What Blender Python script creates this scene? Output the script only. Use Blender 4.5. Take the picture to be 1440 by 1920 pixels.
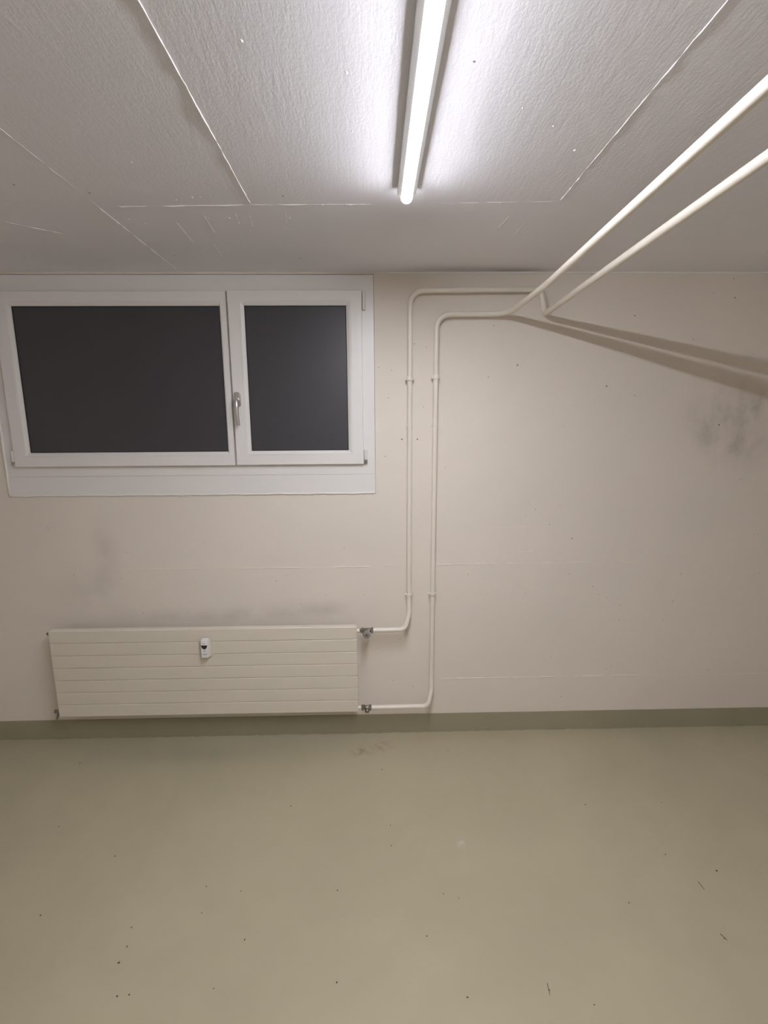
import bpy, bmesh, math, random
from mathutils import Vector, Matrix

for o in list(bpy.data.objects):
    bpy.data.objects.remove(o, do_unlink=True)
scene = bpy.context.scene
COL = scene.collection
random.seed(7)

# ------------------------------------------------------------------ camera
# X runs right along the window wall (plane y = 0), the room is at y < 0, Z up.
F_PX, CAM_D, CAM_H = 913.72, 2.3593, 1.6208
M = [[0.9997472824, -0.0216061671, -0.0062084523],
     [-0.0099312247, -0.1767222280, -0.9842106608],
     [0.0201678484, 0.9840235910, -0.1768921428]]
cam_data = bpy.data.cameras.new('camera')
cam_data.sensor_fit = 'AUTO'
cam_data.sensor_width = 36.0
cam_data.lens = F_PX / 1920.0 * 36.0
cam_data.clip_start = 0.02
cam = bpy.data.objects.new('camera', cam_data)
COL.objects.link(cam)
cam.matrix_world = Matrix(((M[0][0], -M[1][0], -M[2][0], 0.0),
                           (M[0][1], -M[1][1], -M[2][1], -CAM_D),
                           (M[0][2], -M[1][2], -M[2][2], CAM_H),
                           (0, 0, 0, 1)))
scene.camera = cam

# ------------------------------------------------------------------ world, exposure
world = bpy.data.worlds.new('night')
scene.world = world
world.use_nodes = True
world.node_tree.nodes['Background'].inputs[0].default_value = (0.010, 0.012, 0.018, 1)
world.node_tree.nodes['Background'].inputs[1].default_value = 0.3
scene.view_settings.view_transform = 'Standard'
scene.view_settings.look = 'None'
scene.view_settings.gamma = 1.0
scene.view_settings.use_curve_mapping = False
scene.view_settings.exposure = 0.0
LAMP_POWER = 376.0
LAMP_FLANK = 0.0145
LAMP_COLOR = (0.955, 0.975, 1.045)

H = 2.30                    # ceiling height

# ------------------------------------------------------------------ materials
def mat_new(name):
    m = bpy.data.materials.new(name)
    m.use_nodes = True
    nt = m.node_tree
    b = nt.nodes['Principled BSDF']
    return m, nt, b

def N(nt, kind, **kw):
    n = nt.nodes.new(kind)
    for k, v in kw.items():
        setattr(n, k, v)
    return n

def math_node(nt, op, a, b=None, c=None, clamp=False):
    n = N(nt, 'ShaderNodeMath', operation=op, use_clamp=clamp)
    for i, v in enumerate((a, b, c)):
        if v is None:
            continue
        if isinstance(v, (int, float)):
            n.inputs[i].default_value = v
        else:
            nt.links.new(v, n.inputs[i])
    return n.outputs[0]

def coords(nt):
    tc = N(nt, 'ShaderNodeTexCoord')
    sp = N(nt, 'ShaderNodeSeparateXYZ')
    nt.links.new(tc.outputs['Object'], sp.inputs[0])
    return tc.outputs['Object'], sp.outputs

def noise(nt, vec, scale, detail=3.0, rough=0.5, stretch=(1, 1, 1), rot=(0, 0, 0)):
    mp = N(nt, 'ShaderNodeMapping')
    mp.inputs['Scale'].default_value = stretch
    mp.inputs['Rotation'].default_value = rot
    nt.links.new(vec, mp.inputs['Vector'])
    n = N(nt, 'ShaderNodeTexNoise')
    n.inputs['Scale'].default_value = scale
    n.inputs['Detail'].default_value = detail
    n.inputs['Roughness'].default_value = rough
    nt.links.new(mp.outputs[0], n.inputs['Vector'])
    return n.outputs['Fac']

def ramp(nt, fac, lo, hi):
    n = N(nt, 'ShaderNodeMapRange')
    n.inputs['From Min'].default_value = lo
    n.inputs['From Max'].default_value = hi
    nt.links.new(fac, n.inputs['Value'])
    return n.outputs['Result']

def mix(nt, fac, a, b):
    n = N(nt, 'ShaderNodeMix', data_type='RGBA')
    if isinstance(fac, (int, float)):
        n.inputs[0].default_value = fac
    else:
        nt.links.new(fac, n.inputs[0])
    for i, v in ((6, a), (7, b)):
        if isinstance(v, tuple):
            n.inputs[i].default_value = (*v, 1)
        else:
            nt.links.new(v, n.inputs[i])
    return n.outputs[2]

def blotch(nt, u, v, cu, cv, su, sv):
    """soft-edged stain of its own shape: gaussian mask around (cu, cv)"""
    a = math_node(nt, 'DIVIDE', math_node(nt, 'SUBTRACT', u, cu), su)
    b = math_node(nt, 'DIVIDE', math_node(nt, 'SUBTRACT', v, cv), sv)
    r = math_node(nt, 'ADD', math_node(nt, 'MULTIPLY', a, a), math_node(nt, 'MULTIPLY', b, b))
    return math_node(nt, 'EXPONENT', math_node(nt, 'MULTIPLY', r, -1.0))

def bump(nt, bsdf, height, strength, dist):
    n = N(nt, 'ShaderNodeBump')
    n.inputs['Strength'].default_value = strength
    n.inputs['Distance'].default_value = dist
    nt.links.new(height, n.inputs['Height'])
    nt.links.new(n.outputs[0], bsdf.inputs['Normal'])

def plain(name, color, rough=0.5, metal=0.0, vary=0.04, scale=30.0, spec=0.5):
    """simple painted / metal surface with a faint procedural mottling"""
    m, nt, b = mat_new(name)
    vec, _ = coords(nt)
    f = noise(nt, vec, scale, 3.0)
    dark = tuple(c * (1 - vary) for c in color)
    lite = tuple(min(1.0, c * (1 + vary)) for c in color)
    nt.links.new(mix(nt, f, dark, lite), b.inputs['Base Color'])
    b.inputs['Roughness'].default_value = rough
    b.inputs['Metallic'].default_value = metal
    b.inputs['Specular IOR Level'].default_value = spec
    return m

WALL_C = (0.79, 0.712, 0.628)
def wall_material():
    m, nt, b = mat_new('painted_concrete_wall')
    vec, (x, y, z) = coords(nt)
    big = noise(nt, vec, 1.3, 4.0)
    base = mix(nt, ramp(nt, big, 0.3, 0.7), tuple(c * 0.965 for c in WALL_C), tuple(c * 1.02 for c in WALL_C))
    # dark mould-like smudges on the right of the wall
    cloud = ramp(nt, noise(nt, vec, 9.0, 6.0, 0.65), 0.36, 0.64)
    strk = ramp(nt, noise(nt, vec, 8.0, 6.0, 0.65, (1.6, 1, 0.8)), 0.38, 0.66)
    grime = math_node(nt, 'MULTIPLY', cloud, strk)
    g1 = blotch(nt, x, z, 1.70, 1.66, 0.17, 0.13)
    g2 = blotch(nt, x, z, 1.80, 1.50, 0.12, 0.12)
    g3 = blotch(nt, x, z, 1.60, 1.58, 0.06, 0.07)
    g4 = blotch(nt, x, z, 1.83, 1.72, 0.08, 0.05)
    s = math_node(nt, 'MULTIPLY', math_node(nt, 'ADD', g1, math_node(nt, 'ADD', g2, math_node(nt, 'ADD', g3, g4))), 
                  math_node(nt, 'MULTIPLY_ADD', grime, 0.36, 0.09))
    # faint dust marks left, above the radiator
    h1 = blotch(nt, x, z, -1.42, 0.80, 0.16, 0.10)
    h2 = blotch(nt, x, z, -1.33, 1.02, 0.05, 0.13)
    h3 = blotch(nt, x, z, -0.80, 0.672, 0.50, 0.035)
    h4 = blotch(nt, x, z, -0.35, 0.70, 0.22, 0.04)
    cl2 = ramp(nt, noise(nt, vec, 6.0, 5.0), 0.32, 0.68)
    hh = math_node(nt, 'MULTIPLY', math_node(nt, 'ADD', math_node(nt, 'ADD', h1, h2), math_node(nt, 'ADD', h3, h4)),
                   math_node(nt, 'MULTIPLY_ADD', cl2, 0.22, 0.03))
    tot = math_node(nt, 'ADD', s, hh, clamp=True)
    nt.links.new(mix(nt, tot, base, (0.19, 0.155, 0.115)), b.inputs['Base Color'])
    b.inputs['Roughness'].default_value = 0.62
    b.inputs['Specular IOR Level'].default_value = 0.3
    grain = noise(nt, vec, 16.0, 5.0, 0.6, (0.18, 1, 3.0))
    fine = noise(nt, vec, 120.0, 3.0)
    hgt = math_node(nt, 'MULTIPLY_ADD', fine, 0.12, grain)
    bump(nt, b, hgt, 0.10, 0.004)
    return m

CEIL_C = (0.87, 0.85, 0.90)
def ceiling_material():
    m, nt, b = mat_new('painted_board_marked_ceiling')
    vec, (x, y, z) = coords(nt)
    big = noise(nt, vec, 1.1, 4.0)
    base = mix(nt, ramp(nt, big, 0.3, 0.7), tuple(c * 0.96 for c in CEIL_C), tuple(c * 1.02 for c in CEIL_C))
    # darker strip of ceiling next to the wall, above the pipe run
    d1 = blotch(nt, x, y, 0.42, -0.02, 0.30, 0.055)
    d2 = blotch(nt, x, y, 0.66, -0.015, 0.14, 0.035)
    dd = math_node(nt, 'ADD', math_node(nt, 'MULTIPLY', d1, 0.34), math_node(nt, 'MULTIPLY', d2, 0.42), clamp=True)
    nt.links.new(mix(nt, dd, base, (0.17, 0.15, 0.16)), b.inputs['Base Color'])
    b.inputs['Roughness'].default_value = 0.6
    b.inputs['Specular IOR Level'].default_value = 0.3
    # rough-sawn board grain running towards the wall, calmer in the strip next to it
    g1 = noise(nt, vec, 60.0, 6.0, 0.7, (1, 0.20, 1))
    g2 = noise(nt, vec, 16.0, 4.0, 0.6, (1, 0.10, 1))
    g3 = noise(nt, vec, 150.0, 2.0, 0.6, (1, 0.55, 1))
    rough_part = math_node(nt, 'MULTIPLY_ADD', ramp(nt, y, -0.66, -0.78), 0.75, 0.25)
    hgt = math_node(nt, 'ADD', math_node(nt, 'MULTIPLY_ADD', g3, 0.5, g1), math_node(nt, 'MULTIPLY', g2, 0.9))
    bump(nt, b, math_node(nt, 'MULTIPLY', hgt, rough_part), 0.28, 0.004)
    return m

FLOOR_C = (0.45, 0.400, 0.278)
def floor_material(name='painted_floor', stains=True, FLOOR_C=FLOOR_C):
    m, nt, b = mat_new(name)
    vec, (x, y, z) = coords(nt)
    big = noise(nt, vec, 1.6, 5.0, 0.55)
    med = noise(nt, vec, 6.0, 5.0, 0.6)
    base = mix(nt, ramp(nt, big, 0.3, 0.7), tuple(c * 0.93 for c in FLOOR_C), tuple(c * 1.05 for c in FLOOR_C))
    base = mix(nt, math_node(nt, 'MULTIPLY', ramp(nt, med, 0.45, 0.75), 0.10), base, (0.26, 0.235, 0.165))
    if stains:
        blot = ramp(nt, noise(nt, vec, 30.0, 3.0), 0.42, 0.6)
        r1 = math_node(nt, 'MULTIPLY', blotch(nt, x, y, 0.030, -0.115, 0.045, 0.035), blot)
        r2 = math_node(nt, 'MULTIPLY', blotch(nt, x, y, -0.07, -0.155, 0.05, 0.03), blot)
        base = mix(nt, math_node(nt, 'MULTIPLY', r1, 0.6, clamp=True), base, (0.36, 0.19, 0.16))
        base = mix(nt, math_node(nt, 'MULTIPLY', r2, 0.5, clamp=True), base, (0.16, 0.12, 0.08))
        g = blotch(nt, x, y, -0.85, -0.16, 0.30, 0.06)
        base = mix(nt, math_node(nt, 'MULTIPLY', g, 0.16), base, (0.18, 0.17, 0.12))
        wht = math_node(nt, 'MULTIPLY', blotch(nt, x, y, 0.329, -0.712, 0.014, 0.02), blot)
        base = mix(nt, math_node(nt, 'MULTIPLY', wht, 0.7, clamp=True), base, (0.62, 0.60, 0.52))
    nt.links.new(base, b.inputs['Base Color'])
    b.inputs['Roughness'].default_value = 0.48
    b.inputs['Specular IOR Level'].default_value = 0.35
    fine = noise(nt, vec, 40.0, 4.0)
    bump(nt, b, math_node(nt, 'ADD', math_node(nt, 'MULTIPLY', fine, 0.3), med), 0.08, 0.004)
    return m

M_WALL = wall_material()
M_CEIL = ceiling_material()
M_FLOOR = floor_material()
M_SKIRT = floor_material('painted_skirting', False, (0.36, 0.325, 0.225))
M_SIDE = plain('side_wall_paint', (0.78, 0.73, 0.67), 0.65, vary=0.03, scale=3.0, spec=0.3)
M_UPVC = plain('white_window_plastic', (0.80, 0.767, 0.742), 0.35, vary=0.01, scale=20)
M_BEAD = plain('white_acrylic_sealant', (0.85, 0.815, 0.77), 0.5, vary=0.04, scale=60)
M_CPAINT = plain('ceiling_paint_ridge', (0.88, 0.86, 0.85), 0.5, vary=0.05, scale=60)
M_WPAINT = plain('wall_paint_ridge', (0.84, 0.76, 0.66), 0.5, vary=0.05, scale=60)
M_GASKET = plain('black_rubber_gasket', (0.02, 0.02, 0.02), 0.6, vary=0.1)
M_ALU = plain('satin_aluminium', (0.66, 0.62, 0.61), 0.30, 0.9, vary=0.02)
M_RAD = plain('cream_radiator_enamel', (0.74, 0.675, 0.57), 0.38, vary=0.012, scale=8)
M_PIPE = plain('cream_pipe_paint', (0.80, 0.735, 0.64), 0.36, vary=0.03, scale=25)
M_NICKEL = plain('nickel_plated_brass', (0.30, 0.27, 0.235), 0.30, 1.0, vary=0.15, scale=90)
M_KNOB = plain('grey_valve_knob', (0.25, 0.225, 0.21), 0.45, 0.0, vary=0.05)
M_DARK = plain('dark_recess', (0.03, 0.026, 0.022), 0.8, vary=0.1)
M_WHITEPL = plain('white_casing_plastic', (0.80, 0.765, 0.75), 0.4, vary=0.01)
M_LCD = plain('dark_display', (0.035, 0.028, 0.028), 0.25, vary=0.2, scale=120)
M_GREYPRINT = plain('grey_print', (0.33, 0.30, 0.29), 0.6, vary=0.2, scale=200)
M_LAMPBODY = plain('white_lamp_housing', (0.80, 0.79, 0.79), 0.45, vary=0.01)
M_PINHOLE = plain('pinhole_shade', (0.24, 0.205, 0.17), 0.9, vary=0.2, scale=200)
M_GRIT = plain('floor_grit', (0.07, 0.06, 0.045), 0.9, vary=0.3, scale=200)
M_SCREW = plain('zinc_screw', (0.45, 0.43, 0.42), 0.35, 0.9)

def glass_material():
    m, nt, b = mat_new('obscured_glass')
    vec, _ = coords(nt)
    f = noise(nt, vec, 90.0, 3.0)
    b.inputs['Base Color'].default_value = (0.078, 0.073, 0.083, 1)
    b.inputs['Roughness'].default_value = 0.42
    b.inputs['IOR'].default_value = 1.52
    b.inputs['Transmission Weight'].default_value = 0.35
    b.inputs['Specular IOR Level'].default_value = 0.5
    bump(nt, b, f, 0.05, 0.001)
    return m
M_GLASS = glass_material()

def lamp_material():
    m, nt, b = mat_new('lit_opal_diffuser')
    nt.nodes.remove(b)
    e = N(nt, 'ShaderNodeEmission')
    e.inputs['Color'].default_value = (*LAMP_COLOR, 1)
    # the LED strip inside faces down: the opal cover is brightest underneath, dimmer up its flanks
    g = N(nt, 'ShaderNodeNewGeometry')
    sp = N(nt, 'ShaderNodeSeparateXYZ')
    nt.links.new(g.outputs['Normal'], sp.inputs[0])
    s = math_node(nt, 'MAXIMUM', math_node(nt, 'MULTIPLY', sp.outputs[2], -1.0), 0.0)
    k = math_node(nt, 'MULTIPLY_ADD', math_node(nt, 'POWER', s, 3.0), 0.94 * LAMP_POWER, LAMP_FLANK * LAMP_POWER)
    nt.links.new(k, e.inputs['Strength'])
    nt.links.new(e.outputs[0], nt.nodes['Material Output'].inputs['Surface'])
    return m
M_LAMP = lamp_material()
M_CAP = plain('glowing_opal_end_cap', (0.8, 0.8, 0.8), 0.5, vary=0.01)
_b = M_CAP.node_tree.nodes['Principled BSDF']
_b.inputs['Emission Color'].default_value = (*LAMP_COLOR, 1)
_b.inputs['Emission Strength'].default_value = 45.0

# ------------------------------------------------------------------ helpers
def link(name, bm, mat, parent=None, base=(0, 0, 0), smooth=False, angle=None):
    """one bmesh (world coordinates) -> ONE linked mesh object, origin at base"""
    me = bpy.data.meshes.new(name)
    if any(base):
        bmesh.ops.translate(bm, verts=bm.verts, vec=-Vector(base))
    bmesh.ops.recalc_face_normals(bm, faces=bm.faces)
    bm.to_mesh(me)
    bm.free()
    me.materials.append(mat)
    if smooth:
        for p in me.polygons:
            p.use_smooth = True
        if angle is not None:
            me.set_sharp_from_angle(angle=math.radians(angle))
    o = bpy.data.objects.new(name, me)
    COL.objects.link(o)
    if parent is not None:
        o.parent = parent
    return o

def thing(name, label, cat, loc, group=None):
    o = bpy.data.objects.new(name, None)
    o.empty_display_size = 0.05
    o.location = loc
    COL.objects.link(o)
    o['label'] = label
    o['category'] = cat
    if group:
        o['group'] = group
    return o

def box(bm, x0, x1, y0, y1, z0, z1, bev=0.0, seg=2):
    r = bmesh.ops.create_cube(bm, size=1.0)
    vs = r['verts']
    for v in vs:
        v.co = Vector(((x0 + x1) / 2 + v.co.x * (x1 - x0),
                       (y0 + y1) / 2 + v.co.y * (y1 - y0),
                       (z0 + z1) / 2 + v.co.z * (z1 - z0)))
    if bev > 0:
        es = list({e for v in vs for e in v.link_edges})
        bmesh.ops.bevel(bm, geom=es, offset=bev, segments=seg, profile=0.5, affect='EDGES')

def cyl(bm, p0, p1, r0, r1=None, n=20, cap=True):
    r1 = r0 if r1 is None else r1
    p0, p1 = Vector(p0), Vector(p1)
    d = (p1 - p0).normalized()
    a = d.orthogonal().normalized()
    c = d.cross(a)
    rings = []
    for p, r in ((p0, r0), (p1, r1)):
        rings.append([bm.verts.new(p + (a * math.cos(t) + c * math.sin(t)) * r)
                      for t in (2 * math.pi * i / n for i in range(n))])
    for i in range(n):
        j = (i + 1) % n
        bm.faces.new((rings[0][i], rings[0][j], rings[1][j], rings[1][i]))
    if cap:
        bm.faces.new(rings[0][::-1])
        bm.faces.new(rings[1])

def lathe(bm, p0, d, prof, n=20, a=None):
    """profile [(distance along d, radius)] revolved round the axis p0 + t d"""
    p0, d = Vector(p0), Vector(d).normalized()
    a = Vector(a).normalized() if a is not None else d.orthogonal().normalized()
    c = d.cross(a)
    rings = [[bm.verts.new(p0 + d * t + (a * math.cos(2 * math.pi * i / n) + c * math.sin(2 * math.pi * i / n)) * r)
              for i in range(n)] for t, r in prof]
    for k in range(len(rings) - 1):
        for i in range(n):
            j = (i + 1) % n
            bm.faces.new((rings[k][i], rings[k][j], rings[k + 1][j], rings[k + 1][i]))
    bm.faces.new(rings[0][::-1])
    bm.faces.new(rings[-1])

def fillet(pts, radii, n=8):
    """round the corners of a polyline"""
    pts = [Vector(p) for p in pts]
    out = [pts[0]]
    for i in range(1, len(pts) - 1):
        r = radii[i - 1]
        a = (pts[i - 1] - pts[i]).normalized()
        b = (pts[i + 1] - pts[i]).normalized()
        ang = a.angle(b)
        if r <= 0 or ang > 3.1:
            out.append(pts[i])
            continue
        t = r / math.tan(ang / 2)
        s, e = pts[i] + a * t, pts[i] + b * t
        cen = pts[i] + (a + b).normalized() * (r / math.sin(ang / 2))
        u = (s - cen)
        w = (e - cen)
        tot = u.angle(w)
        for k in range(n + 1):
            f = k / n
            out.append(cen + (u * math.sin((1 - f) * tot) + w * math.sin(f * tot)) / math.sin(tot))
    out.append(pts[-1])
    return out

def tube(bm, pts, r, n=18):
    pts = [Vector(p) for p in pts]
    t0 = (pts[1] - pts[0]).normalized()
    a = t0.orthogonal().normalized()
    rings = []
    for i, p in enumerate(pts):
        if i == 0:
            t = t0
        elif i == len(pts) - 1:
            t = (pts[i] - pts[i - 1]).normalized()
        else:
            t = ((pts[i + 1] - pts[i]).normalized() + (pts[i] - pts[i - 1]).normalized()).normalized()
        a = (a - t * a.dot(t)).normalized()
        c = t.cross(a)
        rings.append([bm.verts.new(p + (a * math.cos(2 * math.pi * k / n) + c * math.sin(2 * math.pi * k / n)) * r)
                      for k in range(n)])
    for i in range(len(rings) - 1):
        for k in range(n):
            j = (k + 1) % n
            bm.faces.new((rings[i][k], rings[i][j], rings[i + 1][j], rings[i + 1][k]))
    bm.faces.new(rings[0][::-1])
    bm.faces.new(rings[-1])

def prism_x(bm, prof, x0, x1):
    """closed (y, z) profile extruded along x"""
    a = [bm.verts.new((x0, y, z)) for y, z in prof]
    b = [bm.verts.new((x1, y, z)) for y, z in prof]
    n = len(prof)
    for i in range(n):
        j = (i + 1) % n
        bm.faces.new((a[i], a[j], b[j], b[i]))
    bm.faces.new(a[::-1])
    bm.faces.new(b)

def prism_y(bm, prof, y0, y1):
    """closed (x, z) outline extruded along y"""
    a = [bm.verts.new((x, y0, z)) for x, z in prof]
    b = [bm.verts.new((x, y1, z)) for x, z in prof]
    n = len(prof)
    for i in range(n):
        j = (i + 1) % n
        bm.faces.new((a[i], a[j], b[j], b[i]))
    bm.faces.new(a[::-1])
    bm.faces.new(b)

def rrect(x0, x1, z0, z1, r, n=5):
    out = []
    for cx, cz, a0 in ((x1 - r, z1 - r, 0), (x0 + r, z1 - r, 90), (x0 + r, z0 + r, 180), (x1 - r, z0 + r, 270)):
        for k in range(n + 1):
            a = math.radians(a0 + 90 * k / n)
            out.append((cx + r * math.cos(a), cz + r * math.sin(a)))
    return out

def ridge(bm, p0, p1, up, side, w, h, n, gap=0.0, wob=0.0):
    """an uneven raised fin left by a formwork joint, broken where the fin is missing"""
    p0, p1, up, side = Vector(p0), Vector(p1), Vector(up), Vector(side)
    prev = None
    for i in range(n + 1):
        f = i / n
        hh = h * (0.45 + 0.8 * random.random())
        ww = w * (0.6 + 0.7 * random.random())
        if gap and random.random() < gap:
            hh, ww = h * 0.06, w * 0.5
        c = p0.lerp(p1, f) + side * (wob * (random.random() - 0.5))
        if i in (0, n):
            hh *= 0.2
        ring = [bm.verts.new(c - side * ww - up * 0.001), bm.verts.new(c - side * ww * 0.35 + up * hh),
                bm.verts.new(c + side * ww * 0.35 + up * hh), bm.verts.new(c + side * ww - up * 0.001)]
        if prev:
            for k in range(3):
                bm.faces.new((prev[k], prev[k + 1], ring[k + 1], ring[k]))
        prev = ring

def structure(o):
    o['kind'] = 'structure'
    return o

# ------------------------------------------------------------------ room shell
XL, XR, YB, T = -2.35, 2.65, -3.2, 0.30
WX0, WX1, WZ0, WZ1 = -1.748, 0.0085, 1.290, 2.2895      # window opening

bm = bmesh.new()
box(bm, XL - 0.2, XR + 0.2, YB - 0.2, T, -0.20, 0.0)
floor = structure(link('floor', bm, M_FLOOR))
bm = bmesh.new()
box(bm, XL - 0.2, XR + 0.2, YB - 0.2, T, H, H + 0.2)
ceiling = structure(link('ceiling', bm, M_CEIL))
bm = bmesh.new()
box(bm, XL - 0.2, WX0, 0, T, 0, H)
box(bm, WX1, XR + 0.2, 0, T, 0, H)
box(bm, WX0, WX1, 0, T, 0, WZ0)
box(bm, WX0, WX1, 0, T, WZ1, H)
bmesh.ops.remove_doubles(bm, verts=bm.verts, dist=1e-5)
wall_back = structure(link('wall_back', bm, M_WALL))
for nm, dims in (('wall_left', (XL - 0.2, XL, YB, 0, 0, H)), ('wall_right', (XR, XR + 0.2, YB, 0, 0, H)),
                 ('wall_front', (XL - 0.2, XR + 0.2, YB - 0.2, YB, 0, H))):
    bm = bmesh.new()
    box(bm, *dims)
    structure(link(nm, bm, M_SIDE))

# painted skirting band along the window wall, with an uneven lower seam
bm = bmesh.new()
box(bm, XL, XR, -0.0035, 0.0, 0.0, 0.1055)
skirt = structure(link('baseboard_back', bm, M_SKIRT))
bm = bmesh.new()
for x0, x1, g in ((-2.1, -0.35, 0.25), (-0.30, 0.10, 0.15), (0.12, 0.80, 0.3), (0.86, 2.2, 0.35)):
    ridge(bm, (x0, -0.0045, 0.0), (x1, -0.0045, 0.0), (0, -0.35, 1), (0, -1, 0), 0.0035, 0.0045, int((x1 - x0) / 0.02), g, 0.004)
link('floor_seam', bm, M_SKIRT, skirt)

# formwork joints on the ceiling, fins a few millimetres proud
DN = (0, 0, -1)
for p0, p1, side, w, h, g in (
        ((-0.376, -0.683, H), (-0.367, -3.1, H), (1, 0, 0), 0.0019, 0.0028, 0.08),
        ((0.585, -0.715, H), (0.588, -3.1, H), (1, 0, 0), 0.0016, 0.0020, 0.04),
        ((-0.857, -0.661, H), (-0.850, -3.1, H), (1, 0, 0), 0.0014, 0.0010, 0.55),
        ((-0.858, -0.661, H), (-0.861, -0.04, H), (1, 0, 0), 0.0020, 0.0028, 0.25),
        ((-0.800, -0.664, H), (-0.376, -0.680, H), (0, 1, 0), 0.0020, 0.0026, 0.12),
        ((-0.376, -0.680, H), (0.000, -0.686, H), (0, 1, 0), 0.0016, 0.0018, 0.40),
        ((0.190, -0.694, H), (0.588, -0.710, H), (0, 1, 0), 0.0014, 0.0010, 0.5),
        ((1.575, -0.120, H), (1.571, -1.6, H), (1, 0, 0), 0.0015, 0.0012, 0.4),
        ((-1.30, -0.60, H), (-1.10, -0.44, H), (0.6, 0.8, 0), 0.002, 0.0016, 0.4)):
    bm = bmesh.new()
    L = (Vector(p1) - Vector(p0)).length
    ridge(bm, p0, p1, DN, side, w, h, max(8, int(L / 0.02)), g, 0.0015)
    link('formwork_joint', bm, M_CPAINT, ceiling)

BUMPS = [(-0.23, -1.344), (-0.627, -0.929), (-0.044, -1.072), (-0.046, -1.266), (-0.809, -0.568), (-0.544, -0.578), (-0.273, -0.58), (-0.77, -0.533), (-0.9, -0.316), (-0.793, -0.214), (-0.683, -0.23), (-0.541, -0.729), (-0.517, -0.729), (-0.596, -0.711), (-0.064, -0.679), (-0.152, -0.681), (-0.341, -0.674), (-0.314, -0.674), (-0.472, -0.579), (-1.017, -0.324), (-1.386, -0.297), (-0.533, -0.159), (-0.042, -0.587), (-0.31, -0.446), (0.404, -0.694), (0.425, -1.096), (0.334, -1.16), (0.797, -0.697), (0.867, -0.701), (0.861, -0.577), (0.516, -0.996)]
bm = bmesh.new()
for x, y in BUMPS:
    r = 0.0016 + 0.0016 * random.random()
    mtx = Matrix.Translation((x, y, H)) @ Matrix.Rotation(random.random() * 3, 4, 'Z') @ Matrix.Diagonal((r * (1 + random.random()), r, r * 0.7, 1))
    bmesh.ops.create_icosphere(bm, subdivisions=2, radius=1.0, matrix=mtx)
# short board-edge slivers in the strip beside the wall
for x, y, L in ((-0.66, -0.55, 0.20), (-0.55, -0.60, 0.16), (-0.44, -0.63, 0.10), (-0.40, -0.60, 0.09), (-0.28, -0.62, 0.12),
                (-1.12, -0.50, 0.10), (-0.60, -0.35, 0.18), (0.46, -0.60, 0.10), (0.53, -0.55, 0.12)):
    ridge(bm, (x, y, H), (x - 0.012, y + L, H), DN, (1, 0, 0), 0.0022, 0.0016, 12, 0.3, 0.001)
o = link('paint_nib', bm, M_CPAINT, ceiling, smooth=True)
o['kind'] = 'stuff'

# pinholes in the concrete: small dark pits
PINS = [(1.577, 2.208), (1.679, 2.188), (1.217, 2.11), (1.503, 2.005), (1.795, 1.938), (1.109, 1.793), (1.249, 1.75), (1.672, 1.609), (0.759, 1.241), (0.798, 1.203), (0.919, 1.221), (0.752, 1.174), (0.873, 1.125), (0.99, 1.053), (0.77, 0.768), (0.561, 0.687), (0.987, 0.866), (1.112, 0.8), (1.145, 0.758), (1.189, 0.738), (1.262, 0.698), (1.264, 0.617), (1.496, 0.609), (1.534, 0.715), (1.563, 0.862), (1.966, 0.857), (0.916, 0.414), (1.215, 0.344), (1.242, 0.358), (1.763, 0.329), (0.985, 0.189), (0.471, 0.873), (1.811, 1.342), (1.913, 1.063), (0.194, 1.988), (0.251, 1.972), (0.562, 2.067), (0.679, 1.891), (0.544, 1.837), (0.073, 1.744), (0.238, 1.702), (0.136, 1.55), (0.211, 1.55), (0.056, 1.469), (0.089, 1.871), (0.345, 1.413), (0.914, 1.606), (-1.59, 1.135), (-1.222, 1.006), (-0.846, 1.054), (-0.494, 0.851), (-0.445, 0.88), (-0.328, 0.892), (-0.248, 0.774), (-0.377, 0.727), (-0.949, 0.688), (-1.171, 0.689), (-0.152, 1.014), (-1.494, 0.894), (-0.391, 0.69), (-0.056, 0.771), (0.012, 0.481), (0.092, 0.299), (0.127, 0.529), (0.194, 0.262), (1.663, 2.27), (0.028, 1.884)]
BIG = {(1.679, 2.188), (1.672, 1.609), (1.109, 1.793), (0.99, 1.053), (0.136, 1.55), (0.211, 1.55), (0.679, 1.891), (1.217, 2.11)}
bm = bmesh.new()
for x, z in PINS:
    r = (0.0032 if (x, z) in BIG else 0.0018) * (0.8 + 0.4 * random.random())
    a = random.random() * 3
    pr = [(x + r * (1.25 * math.cos(t) * math.cos(a) - math.sin(t) * math.sin(a)),
           z + r * (1.25 * math.cos(t) * math.sin(a) + math.sin(t) * math.cos(a))) for t in (2 * math.pi * k / 8 for k in range(8))]
    prism_y(bm, pr, -0.0004, 0.0006)
for x, y in ((-1.017, -0.805), (-0.832, -0.756), (-0.265, -0.74), (-0.295, -0.179), (0.018, -1.385), (0.199, -1.298)):
    pass
o = link('pinhole', bm, M_PINHOLE, wall_back)
o['kind'] = 'stuff'
bm = bmesh.new()
for x, y in ((-1.017, -0.805), (-0.832, -0.756), (-0.265, -0.74), (-0.295, -0.179), (0.199, -1.298)):
    cyl(bm, (x, y, H - 0.0005), (x, y, H + 0.001), 0.0026, n=8)
o = link('pinhole', bm, M_PINHOLE, ceiling)
o['kind'] = 'stuff'

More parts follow.
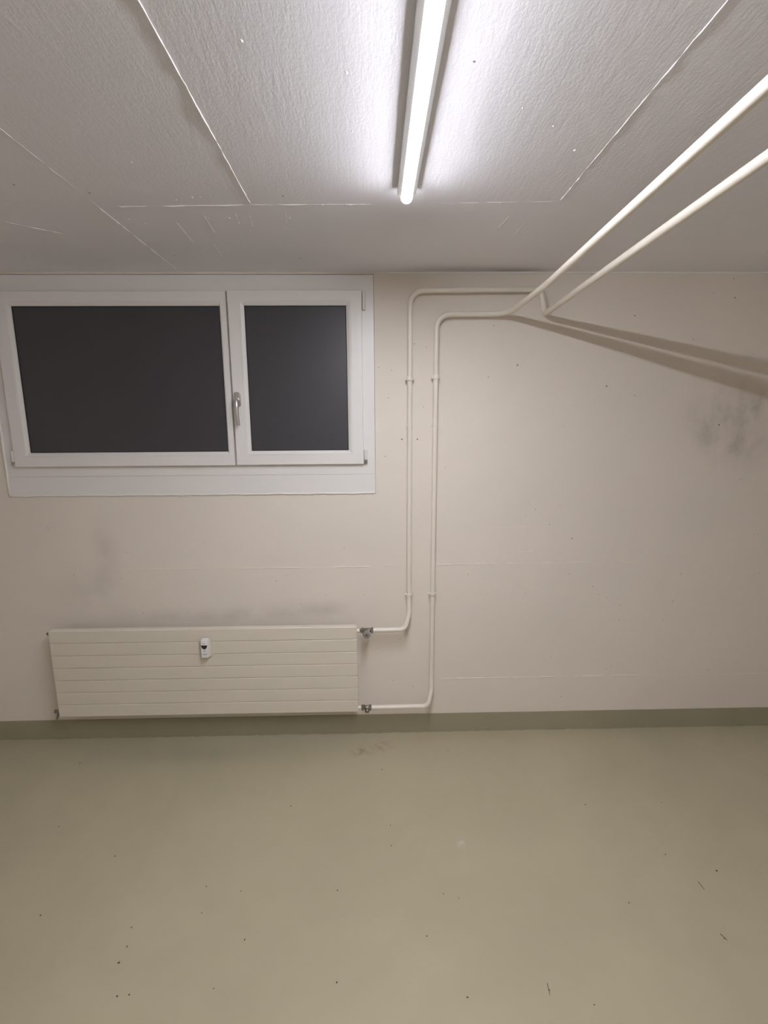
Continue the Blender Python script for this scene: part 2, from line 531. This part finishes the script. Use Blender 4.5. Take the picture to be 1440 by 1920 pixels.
# horizontal formwork joints on the wall
FRONT = (0, -1, 0)
for x0, x1, z, w, h, g in ((-1.25, -0.02, 0.918, 0.0026, 0.0026, 0.25), (0.02, 0.15, 0.921, 0.0022, 0.0016, 0.3), (0.31, 0.62, 0.9245, 0.0030, 0.0034, 0.12),
                           (0.66, 1.30, 0.927, 0.0024, 0.0024, 0.35), (0.35, 1.50, 0.304, 0.0028, 0.0030, 0.22), (1.62, 2.10, 0.302, 0.0022, 0.0016, 0.4),
                           (0.72, 0.80, 0.985, 0.003, 0.002, 0.2), (0.56, 0.80, 1.115, 0.0018, 0.0010, 0.5)):
    bm = bmesh.new()
    ridge(bm, (x0, 0, z), (x1, 0, z + 0.001), FRONT, (0, 0, 1), w, h, max(8, int((x1 - x0) / 0.02)), g, 0.0012)
    link('formwork_joint', bm, M_WPAINT, wall_back)
# flexible bead in the corner of wall and ceiling, right of the window
bm = bmesh.new()
tube(bm, [(0.02 + k * 0.08, -0.001 - 0.0006 * math.sin(k * 1.7), H - 0.0035 + 0.0006 * math.sin(k * 2.3)) for k in range(32)], 0.0052, 8)
link('sealant_bead', bm, M_BEAD, wall_back, smooth=True)

# grit and specks lying on the floor
SPECKS = [(-1.381, -0.061), (-1.45, -0.2), (-1.312, -0.585), (-1.005, -0.734), (-0.81, -1.008), (-0.797, -1.115), (-0.756, -1.205), (-0.723, -1.202), (-0.484, -0.89), (-0.613, -0.869), (-0.428, -1.057), (-0.124, -1.186), (-0.483, -1.192), (0.026, -0.29), (-0.373, -0.503), (-0.143, -0.897), (-0.596, -0.965), (-0.795, -1.068), (-1.137, -0.959), (0.36, -0.165), (1.223, -0.083), (1.232, -0.53), (0.054, -0.618), (0.054, -0.716), (0.23, -0.919), (0.281, -0.937), (1.244, -0.858), (0.861, -0.969), (1.097, -0.785), (0.156, -1.061), (0.254, -1.234), (0.609, -1.261), (0.495, -1.222), (1.103, -1.094), (0.898, -0.532)]
bm = bmesh.new()
for i, (x, y) in enumerate(SPECKS):
    r = 0.0016 + 0.0008 * random.random()
    if (x, y) in ((1.244, -0.858), (-0.797, -1.115)):
        r = 0.003
    mtx = Matrix.Translation((x, y, r * 0.25)) @ Matrix.Rotation(random.random() * 3, 4, 'Z') @ Matrix.Diagonal((r * 1.4, r, r * 0.6, 1))
    bmesh.ops.create_icosphere(bm, subdivisions=1, radius=1.0, matrix=mtx)
for p, q in (((0.495, -1.205, 0.001), (0.492, -1.235, 0.001)), ((1.148, -0.90, 0.001), (1.150, -0.93, 0.001)), ((1.100, -1.08, 0.001), (1.108, -1.10, 0.001))):
    cyl(bm, p, q, 0.0011, 0.0007, n=6)
o = link('grit_speck', bm, M_GRIT, floor)
o['kind'] = 'stuff'

# ------------------------------------------------------------------ window
def rect_loft(bm, outer, inner, prof):
    """rectangular frame: prof = [(t, y)], t = 0 at the outer rectangle, 1 at the inner one (mitred corners)"""
    loops = []
    for t, y in prof:
        x0, x1, z0, z1 = (outer[i] + (inner[i] - outer[i]) * t for i in range(4))
        loops.append([bm.verts.new(c) for c in ((x0, y, z0), (x1, y, z0), (x1, y, z1), (x0, y, z1))])
    n = len(loops)
    for k in range(n):
        a, b = loops[k], loops[(k + 1) % n]
        for i in range(4):
            j = (i + 1) % 4
            bm.faces.new((a[i], a[j], b[j], b[i]))

bm = bmesh.new()
FO = (-1.744, 0.0075, 1.3845, 2.287)
FI = (-1.632, -0.100, 1.485, 2.170)
rect_loft(bm, FO, FI, [(0, 0.06), (0, -0.0025), (0.01, -0.004), (0.985, -0.004), (1, -0.002), (1, 0.06)])
window = structure(link('window_1', bm, M_UPVC))
bm = bmesh.new()
box(bm, -0.700, -0.592, -0.0035, 0.06, 1.486, 2.169)
link('mullion', bm, M_UPVC, window)
bm = bmesh.new()
box(bm, -1.744, 0.0075, -0.0045, 0.05, 1.2945, 1.3841, 0.0010)
link('lower_panel', bm, M_UPVC, window)
# white painted bead round the opening (left and bottom edge) and ragged lower run
bm = bmesh.new()
pts = [(-1.748 + 0.001 * math.sin(k * 1.9), -0.002, 2.28 - k * 0.0495) for k in range(20)]
tube(bm, pts + [(-1.7455, -0.002, 1.2925)], 0.0065, 8)
link('sealant_bead', bm, M_BEAD, window, smooth=True)
bm = bmesh.new()
tube(bm, [(-1.746 + k * 0.035, -0.002, 1.2925 + 0.0011 * math.sin(k * 2.1) + 0.0008 * math.sin(k * 5.3)) for k in range(51)], 0.0052, 8)
for k in range(46):
    x = -1.02 + 0.26 * random.random() if k < 22 else -1.0 + 0.98 * random.random()
    r = 0.002 + 0.003 * random.random()
    mtx = Matrix.Translation((x, -0.001, 1.288 - 0.004 * random.random())) @ Matrix.Diagonal((r * 1.8, r * 0.7, r, 1))
    bmesh.ops.create_icosphere(bm, subdivisions=1, radius=1.0, matrix=mtx)
link('sealant_bead', bm, M_BEAD, window, smooth=True)

def make_sash(outer, inner):
    bm = bmesh.new()
    rect_loft(bm, outer, inner, [(0, -0.0045), (0, -0.0225), (0.025, -0.0245), (0.70, -0.0245), (0.715, -0.0232),
                                 (0.73, -0.0245), (0.80, -0.0242), (0.985, -0.0165), (1.0, -0.0135), (1.0, -0.0045)])
    s = link('sash', bm, M_UPVC, window)
    gi = tuple(inner[i] + d for i, d in enumerate((0.0035, -0.0035, 0.0035, -0.0035)))
    bm = bmesh.new()
    rect_loft(bm, inner, gi, [(-0.02, -0.0045), (-0.02, -0.0105), (1, -0.0105), (1, -0.0045)])
    link('gasket', bm, M_GASKET, s)
    bm = bmesh.new()
    box(bm, inner[0] - 0.004, inner[1] + 0.004, -0.0085, -0.0048, inner[2] - 0.004, inner[3] + 0.004)
    g = link('pane', bm, M_GLASS, s)
    g['label'] = 'dark obscured glass pane'
    return s
sash_l = make_sash((-1.690, -0.6585, 1.4335, 2.2135), (-1.6175, -0.6895, 1.4985, 2.1520))
sash_r = make_sash((-0.6505, -0.0475, 1.4345, 2.2165), (-0.5790, -0.1185, 1.5005, 2.1530))

# handle: rounded rosette, neck and drooping lever
hx, hz = -0.6285, 1.738
bm = bmesh.new()
ol = [(-0.012, 0.034), (0.006, 0.034), (0.0155, 0.024), (0.0155, -0.026), (0.006, -0.034), (-0.009, -0.034), (-0.0155, -0.026), (-0.0155, 0.022)]
prism_y(bm, [(hx + a, hz + b) for a, b in ol], -0.0345, -0.0240)
bmesh.ops.bevel(bm, geom=[e for e in bm.edges if all(v.co.y < -0.034 for v in e.verts)], offset=0.002, segments=2, affect='EDGES')
handle = link('handle', bm, M_ALU, window)
handle['label'] = 'satin grey metal window handle'
bm = bmesh.new()
lathe(bm, (hx, -0.034, hz), (0, -1, 0), [(0, 0.0105), (0.012, 0.0095), (0.026, 0.0095), (0.032, 0.0075)], 18)
pts = [(hx, -0.056, hz + 0.004), (hx + 0.0005, -0.064, hz - 0.010), (hx + 0.002, -0.067, hz - 0.035), (hx + 0.003, -0.063, hz - 0.075), (hx + 0.005, -0.058, hz - 0.118)]
rad = [0.0095, 0.0105, 0.0098, 0.0088, 0.0082]
rings = []
for p, r in zip(pts, rad):
    rings.append([bm.verts.new((p[0] + r * math.cos(t), p[1] + r * 0.62 * math.sin(t), p[2])) for t in (2 * math.pi * k / 14 for k in range(14))])
for k in range(len(rings) - 1):
    for i in range(14):
        j = (i + 1) % 14
        bm.faces.new((rings[k][i], rings[k][j], rings[k + 1][j], rings[k + 1][i]))
bm.faces.new(rings[0]); bm.faces.new(rings[-1][::-1])
link('lever', bm, M_ALU, handle, smooth=True, angle=40)

def hinge(x, z0, z1, pin):
    bm = bmesh.new()
    lathe(bm, (x, -0.0165, z0), (0, 0, 1), [(0, 0.0068), (0.001, 0.0078), (z1 - z0 - 0.001, 0.0078), (z1 - z0, 0.0066)], 14)
    box(bm, x - 0.004, x + 0.004, -0.014, -0.003, z0 + 0.004, z1 - 0.004)
    h = link('hinge', bm, M_UPVC, window, smooth=True, angle=40)
    if pin:
        bm = bmesh.new()
        lathe(bm, (x, -0.0165, z0 - 0.014), (0, 0, 1), [(0, 0.0085), (0.004, 0.0085), (0.0045, 0.006), (0.008, 0.006), (0.0085, 0.0078), (0.0138, 0.0078)], 14)
        box(bm, x - 0.004, x + 0.004, -0.012, -0.003, z0 - 0.0125, z0 - 0.009)
        link('hinge_pin', bm, M_SCREW, h, smooth=True, angle=40)
    else:
        bm = bmesh.new()
        lathe(bm, (x, -0.0165, z0 - 0.018), (0, 0, 1), [(0, 0.0072), (0.016, 0.0076), (0.0175, 0.0068)], 14)
        link('hinge_pin', bm, M_UPVC, h, smooth=True, angle=40)
hinge(-0.0375, 2.152, 2.2135, False)
hinge(-0.0370, 1.455, 1.502, True)
hinge(-1.6985, 1.458, 1.508, True)

# ------------------------------------------------------------------ ceiling lamp
LX, LY0, LY1 = 0.1035, -0.800, -2.30
lamp = thing('batten_lamp', 'long thin white batten lamp, lit, fixed to the ceiling', 'lamp', (LX, (LY0 + LY1) / 2, H))
LB = tuple(lamp.location)
def profile_y(bm, prof, y0, y1):
    prism_y(bm, [(LX + a, H - b) for a, b in prof], y0, y1)
bm = bmesh.new()
profile_y(bm, [(-0.026, 0.0), (0.026, 0.0), (0.027, 0.004), (0.027, 0.020), (0.0165, 0.0286), (-0.0165, 0.0286), (-0.027, 0.020), (-0.027, 0.004)], LY0 + 0.001, LY1 - 0.001)
link('housing', bm, M_LAMPBODY, lamp, LB)
R_D = 0.0160
half = [(R_D * math.cos(t), 0.0290 + R_D * math.sin(t)) for t in (math.pi * k / 16 for k in range(17))]
bm = bmesh.new()
profile_y(bm, half, LY0 - 0.004, LY1 + 0.004)
link('diffuser', bm, M_LAMP, lamp, LB, smooth=True, angle=40)
for y0, y1 in ((LY0, LY0 - 0.004), (LY1 + 0.004, LY1)):
    bm = bmesh.new()
    profile_y(bm, [(a * 1.03, 0.0287 + (b - 0.029) * 1.03) for a, b in half], y0, y1)
    link('end_cap', bm, M_CAP, lamp, LB)

# ------------------------------------------------------------------ radiator
RX0, RX1, RZ0, RZ1, RYF = -1.595, -0.092, 0.178, 0.638, -0.090
rad = thing('radiator', 'long cream panel radiator with seven horizontal slats under the window', 'radiator', ((RX0 + RX1) / 2, -0.05, RZ0))
RB = tuple(rad.location)
NS = 7
pitch = (RZ1 - RZ0) / NS
def slat_prof(z0, z1):
    yf, yb, r = RYF, RYF + 0.011, 0.0033
    out = [(yb, z0), (yb, z1)]
    for k in range(5):
        a = math.radians(90 * k / 4)
        out.append((yf + r - r * math.sin(a), z1 - r + r * math.cos(a)))
    for k in range(5):
        a = math.radians(90 * k / 4)
        out.append((yf + r - r * math.cos(a), z0 + r - r * math.sin(a)))
    return out
bm = bmesh.new()
prism_x(bm, slat_prof(RZ0 + 0.00045, RZ0 + pitch - 0.00045), RX0, RX1)
s0 = link('slat', bm, M_RAD, rad, RB)
for i in range(1, NS):
    c = s0.copy()
    COL.objects.link(c)
    c.parent = rad
    c.location = (0, 0, i * pitch)
for x0, x1 in ((RX0 + 0.004, RX0 + 0.040), (RX1 - 0.040, RX1 - 0.002)):
    bm = bmesh.new()
    box(bm, x0, x1, RYF + 0.0112, RYF + 0.066, RZ0 + 0.006, RZ1 - 0.022, 0.004)
    link('header', bm, M_RAD, rad, RB)
bm = bmesh.new()
for i in range(NS):
    box(bm, RX0 + 0.041, RX1 - 0.041, RYF + 0.026, RYF + 0.036, RZ0 + i * pitch + 0.001, RZ0 + (i + 1) * pitch - 0.001, 0.002, 1)
link('rear_panel', bm, M_RAD, rad, RB)
bm = bmesh.new()
box(bm, RX0 + 0.003, RX1 - 0.003, RYF + 0.002, RYF + 0.030, RZ1 - 0.003, RZ1 + 0.0008, 0.001, 1)
link('top_cover', bm, M_RAD, rad, RB)
for x in (RX0 + 0.25, RX1 - 0.25):
    bm = bmesh.new()
    box(bm, x - 0.02, x + 0.02, RYF + 0.0362, 0.0, RZ0 + 0.06, RZ1 - 0.08)
    link('wall_bracket', bm, M_RAD, rad, RB)
CY = -0.072
# plug top left
bm = bmesh.new()
lathe(bm, (RX0, CY, RZ1 - 0.020), (-1, 0, 0), [(-0.002, 0.009), (0.003, 0.009), (0.0035, 0.0105), (0.013, 0.0105), (0.0135, 0.006), (0.020, 0.005)], 6)
link('air_vent', bm, M_NICKEL, rad, RB)['label'] = 'dark metal vent plug'
# drain cock bottom left
bm = bmesh.new()
lathe(bm, (RX0, CY, RZ0 + 0.022), (-1, 0, 0), [(-0.002, 0.008), (0.004, 0.008), (0.0045, 0.0115), (0.014, 0.0115), (0.0145, 0.008), (0.024, 0.0075), (0.027, 0.010), (0.032, 0.009)], 8)
cyl(bm, (RX0 - 0.014, CY, RZ0 + 0.018), (RX0 - 0.020, CY - 0.010, RZ0 - 0.016), 0.0062, 0.0050, 10)
link('drain_cock', bm, M_NICKEL, rad, RB)['label'] = 'dark metal drain cock with spout'

# ------------------------------------------------------------------ heat cost meter on the radiator
mx, mz = -0.835, 0.5465
meter = thing('heat_meter', 'small white heat meter with dark display on the radiator front', 'meter', (mx, RYF, mz - 0.05))
MB_ = tuple(meter.location)
bm = bmesh.new()
box(bm, mx - 0.014, mx + 0.024, RYF - 0.007, RYF, mz - 0.052, mz + 0.045, 0.002, 1)
link('back_plate', bm, M_RAD, meter, MB_)
bm = bmesh.new()
w, hh_ = 0.0195, 0.049
sections = ((-0.007, 0.0), (-0.020, 0.0), (-0.026, 0.0015), (-0.029, 0.004))
loops = []
for y, ins in sections:
    loops.append([bm.verts.new((a, RYF + y, b)) for a, b in rrect(mx - w + ins, mx + w - ins, mz - hh_ + ins, mz + hh_ - ins * 2.2, 0.009)])
n = len(loops[0])
for k in range(len(loops) - 1):
    for i in range(n):
        j = (i + 1) % n
        bm.faces.new((loops[k][i], loops[k][j], loops[k + 1][j], loops[k + 1][i]))
bm.faces.new(loops[0]); bm.faces.new(loops[-1][::-1])
casing = link('casing', bm, M_WHITEPL, meter, MB_, smooth=True, angle=35)
bm = bmesh.new()
yf = RYF - 0.0288
dz = mz + 0.020
prism_y(bm, [(mx + 0.0145 * math.cos(math.pi + math.pi * k / 14), dz + 0.0205 * math.sin(math.pi + math.pi * k / 14)) for k in range(15)], yf - 0.0012, yf)
d = link('display', bm, M_LCD, meter, MB_)
d['label'] = 'dark half-round display'
bm = bmesh.new()
prism_y(bm, rrect(mx - 0.0085, mx + 0.0075, mz + 0.0275, mz + 0.0300, 0.0008, 2), yf - 0.0004, yf)
prism_y(bm, rrect(mx - 0.0025, mx + 0.0025, mz - 0.0130, mz - 0.0065, 0.001, 2), yf - 0.0004, yf)
for k in range(5):
    prism_y(bm, rrect(mx - 0.0105 + k * 0.0042, mx - 0.0073 + k * 0.0042, mz - 0.0290, mz - 0.0248, 0.0006, 2), yf - 0.0004, yf)
link('print', bm, M_GREYPRINT, meter, MB_)['kind'] = 'stuff'

# ------------------------------------------------------------------ heating pipes
PR = 0.0122
def clamp(parent, base, x, y, z, big):
    bm = bmesh.new()
    hh = 0.0095 if big else 0.007
    lathe(bm, (x, y, z - hh), (0, 0, 1), [(0, PR + 0.0008), (0.001, PR + 0.0032), (2 * hh - 0.001, PR + 0.0032), (2 * hh, PR + 0.0008)], 20)
    for s in (-1, 1):
        box(bm, x + s * (PR + 0.0042) - 0.0035, x + s * (PR + 0.0042) + 0.0035, y - 0.0035, y + 0.0035, z - hh * 0.8, z + hh * 0.8, 0.0012, 1)
    lathe(bm, (x, y + PR, z), (0, 1, 0), [(0, 0.006), (-y - PR - 0.005, 0.006), (-y - PR - 0.004, 0.014), (-y - PR - 0.0003, 0.015)], 14)
    c = link('pipe_clamp', bm, M_PIPE, parent, base, smooth=True, angle=40)
    for s in (-1, 1):
        bm = bmesh.new()
        lathe(bm, (x + s * (PR + 0.0042), y - 0.0035, z), (0, -1, 0), [(0, 0.0030), (0.0012, 0.0030), (0.0020, 0.0018)], 10)
        link('clamp_screw', bm, M_PIPE, c, base)
def coupling(parent, base, x, y, z):
    bm = bmesh.new()
    lathe(bm, (x, y, z - 0.005), (0, 0, 1), [(0, PR), (0.001, PR + 0.0022), (0.009, PR + 0.0022), (0.010, PR)], 20)
    link('pipe_collar', bm, M_PIPE, parent, base, smooth=True, angle=40)

OFF, CN = -0.032, -0.072
# supply: upper connection of the radiator, up the left riser, across the top, down and out into the room
X1 = 0.1705
supply = thing('heating_pipe', 'cream heating pipe with the left riser and the higher run across the wall top', 'pipe', (X1, OFF, 0.61))
SB = tuple(supply.location)
ZT = 2.2125
path = [(-0.008, CN, 0.6115), (X1 - 0.022, CN, 0.6135), (X1, OFF - 0.012, 0.690), (X1, OFF, 0.76), (X1 + 0.001, OFF, ZT), (0.763, OFF - 0.004, ZT + 0.004), (0.782, OFF - 0.012, 2.108),
        (0.770, -0.55, 2.1128), (0.717, -3.19, 2.127)]
bm = bmesh.new()
tube(bm, fillet(path, [0.036, 0.05, 0.3, 0.062, 0.036, 0.032, 0.5], 10), PR)
link('pipe_run', bm, M_PIPE, supply, SB, smooth=True, angle=60)
for z, big in ((1.829, True), (0.781, False)):
    clamp(supply, SB, X1 + 0.0006, OFF, z, big)
coupling(supply, SB, X1, OFF, 1.6095)
# return: lower connection, right riser, run below, out into the room nearer the lamp
X2 = 0.2875
ret = thing('heating_pipe', 'cream heating pipe with the right riser, nearer the lamp where it crosses the room', 'pipe', (X2, OFF, 0.18))
TB = tuple(ret.location)
ZR = 2.1105
path = [(-0.022, CN, 0.190), (X2 - 0.020, CN, 0.192), (X2, OFF - 0.012, 0.270), (X2, OFF, 0.34), (X2 + 0.005, OFF, ZR), (0.620, OFF - 0.004, ZR + 0.001), (0.632, -0.50, ZR + 0.0055), (0.554, -3.19, ZR + 0.0225)]
bm = bmesh.new()
tube(bm, fillet(path, [0.036, 0.05, 0.3, 0.062, 0.085, 0.5], 10), PR)
link('pipe_run', bm, M_PIPE, ret, TB, smooth=True, angle=60)
for z, big in ((1.835, True), (0.784, False)):
    clamp(ret, TB, X2 + 0.004 * (z - 0.34) / 1.77, OFF, z, big)
coupling(ret, TB, X2 + 0.003, OFF, 1.616)

# ------------------------------------------------------------------ radiator valves
VZ = 0.6105
tv = thing('radiator_valve', 'metal radiator valve with round grey hand knob at upper right corner', 'valve', (-0.045, CN, VZ))
VB = tuple(tv.location)
bm = bmesh.new()
lathe(bm, (RX1 + 0.0, CN, VZ), (1, 0, 0), [(0, 0.010), (0.014, 0.0095)], 16)
link('connector_stub', bm, M_PIPE, tv, VB, smooth=True, angle=40)
bm = bmesh.new()
lathe(bm, (RX1 + 0.014, CN, VZ), (1, 0, 0), [(0, 0.0105), (0.008, 0.0105), (0.009, 0.015), (0.022, 0.015), (0.023, 0.0105)], 6, (0, 1, 0.3))
link('union_nut', bm, M_NICKEL, tv, VB)
bm = bmesh.new()
lathe(bm, (RX1 + 0.036, CN, VZ), (1, 0, 0), [(0, 0.0095), (0.006, 0.0125), (0.026, 0.0125), (0.034, 0.0095)], 16)
lathe(bm, (-0.043, CN, VZ), (0, -1, 0), [(0, 0.0115), (0.018, 0.011), (0.020, 0.014), (0.026, 0.014)], 16)
link('valve_body', bm, M_NICKEL, tv, VB, smooth=True, angle=40)
bm = bmesh.new()
lathe(bm, (RX1 + 0.0695, CN, VZ), (1, 0, 0), [(0, 0.0105), (0.001, 0.0155), (0.010, 0.0155), (0.0115, 0.0125)], 6, (0, 1, 0.2))
link('union_nut', bm, M_NICKEL, tv, VB)
bm = bmesh.new()
lathe(bm, (-0.043, CN - 0.026, VZ), (0, -1, 0), [(0, 0.0155), (0.006, 0.0185), (0.026, 0.0190), (0.030, 0.0175), (0.0315, 0.0150)], 12)
kn = link('hand_knob', bm, M_KNOB, tv, VB)
kn['label'] = 'round grey knob with faceted rim'
bm = bmesh.new()
lathe(bm, (-0.043, CN - 0.0574, VZ), (0, -1, 0), [(0, 0.0042), (0.0007, 0.0042)], 10)
link('knob_screw', bm, M_DARK, kn, VB)

WZ = 0.1905
rv = thing('radiator_valve', 'small metal return valve at the lower right corner of the radiator', 'valve', (-0.055, CN, WZ))
UB = tuple(rv.location)
bm = bmesh.new()
lathe(bm, (RX1, CN, WZ), (1, 0, 0), [(0, 0.0105), (0.016, 0.010)], 16)
link('connector_stub', bm, M_PIPE, rv, UB, smooth=True, angle=40)
bm = bmesh.new()
lathe(bm, (RX1 + 0.016, CN, WZ), (1, 0, 0), [(0, 0.0105), (0.001, 0.0155), (0.016, 0.0155), (0.018, 0.011)], 6, (0, 1, 0.3))
link('union_nut', bm, M_NICKEL, rv, UB)
bm = bmesh.new()
lathe(bm, (RX1 + 0.0345, CN, WZ), (1, 0, 0), [(0, 0.010), (0.004, 0.0115), (0.016, 0.0115), (0.020, 0.010)], 16)
lathe(bm, (-0.046, CN, WZ - 0.002), (0, -0.72, -0.55), [(0, 0.009), (0.012, 0.009), (0.013, 0.0115), (0.021, 0.0115), (0.024, 0.008)], 14)
link('valve_body', bm, M_NICKEL, rv, UB, smooth=True, angle=40)
bm = bmesh.new()
lathe(bm, (RX1 + 0.0555, CN, WZ), (1, 0, 0), [(0, 0.0105), (0.001, 0.0152), (0.0105, 0.0152), (0.012, 0.0125)], 6, (0, 1, 0.2))
link('union_nut', bm, M_NICKEL, rv, UB)
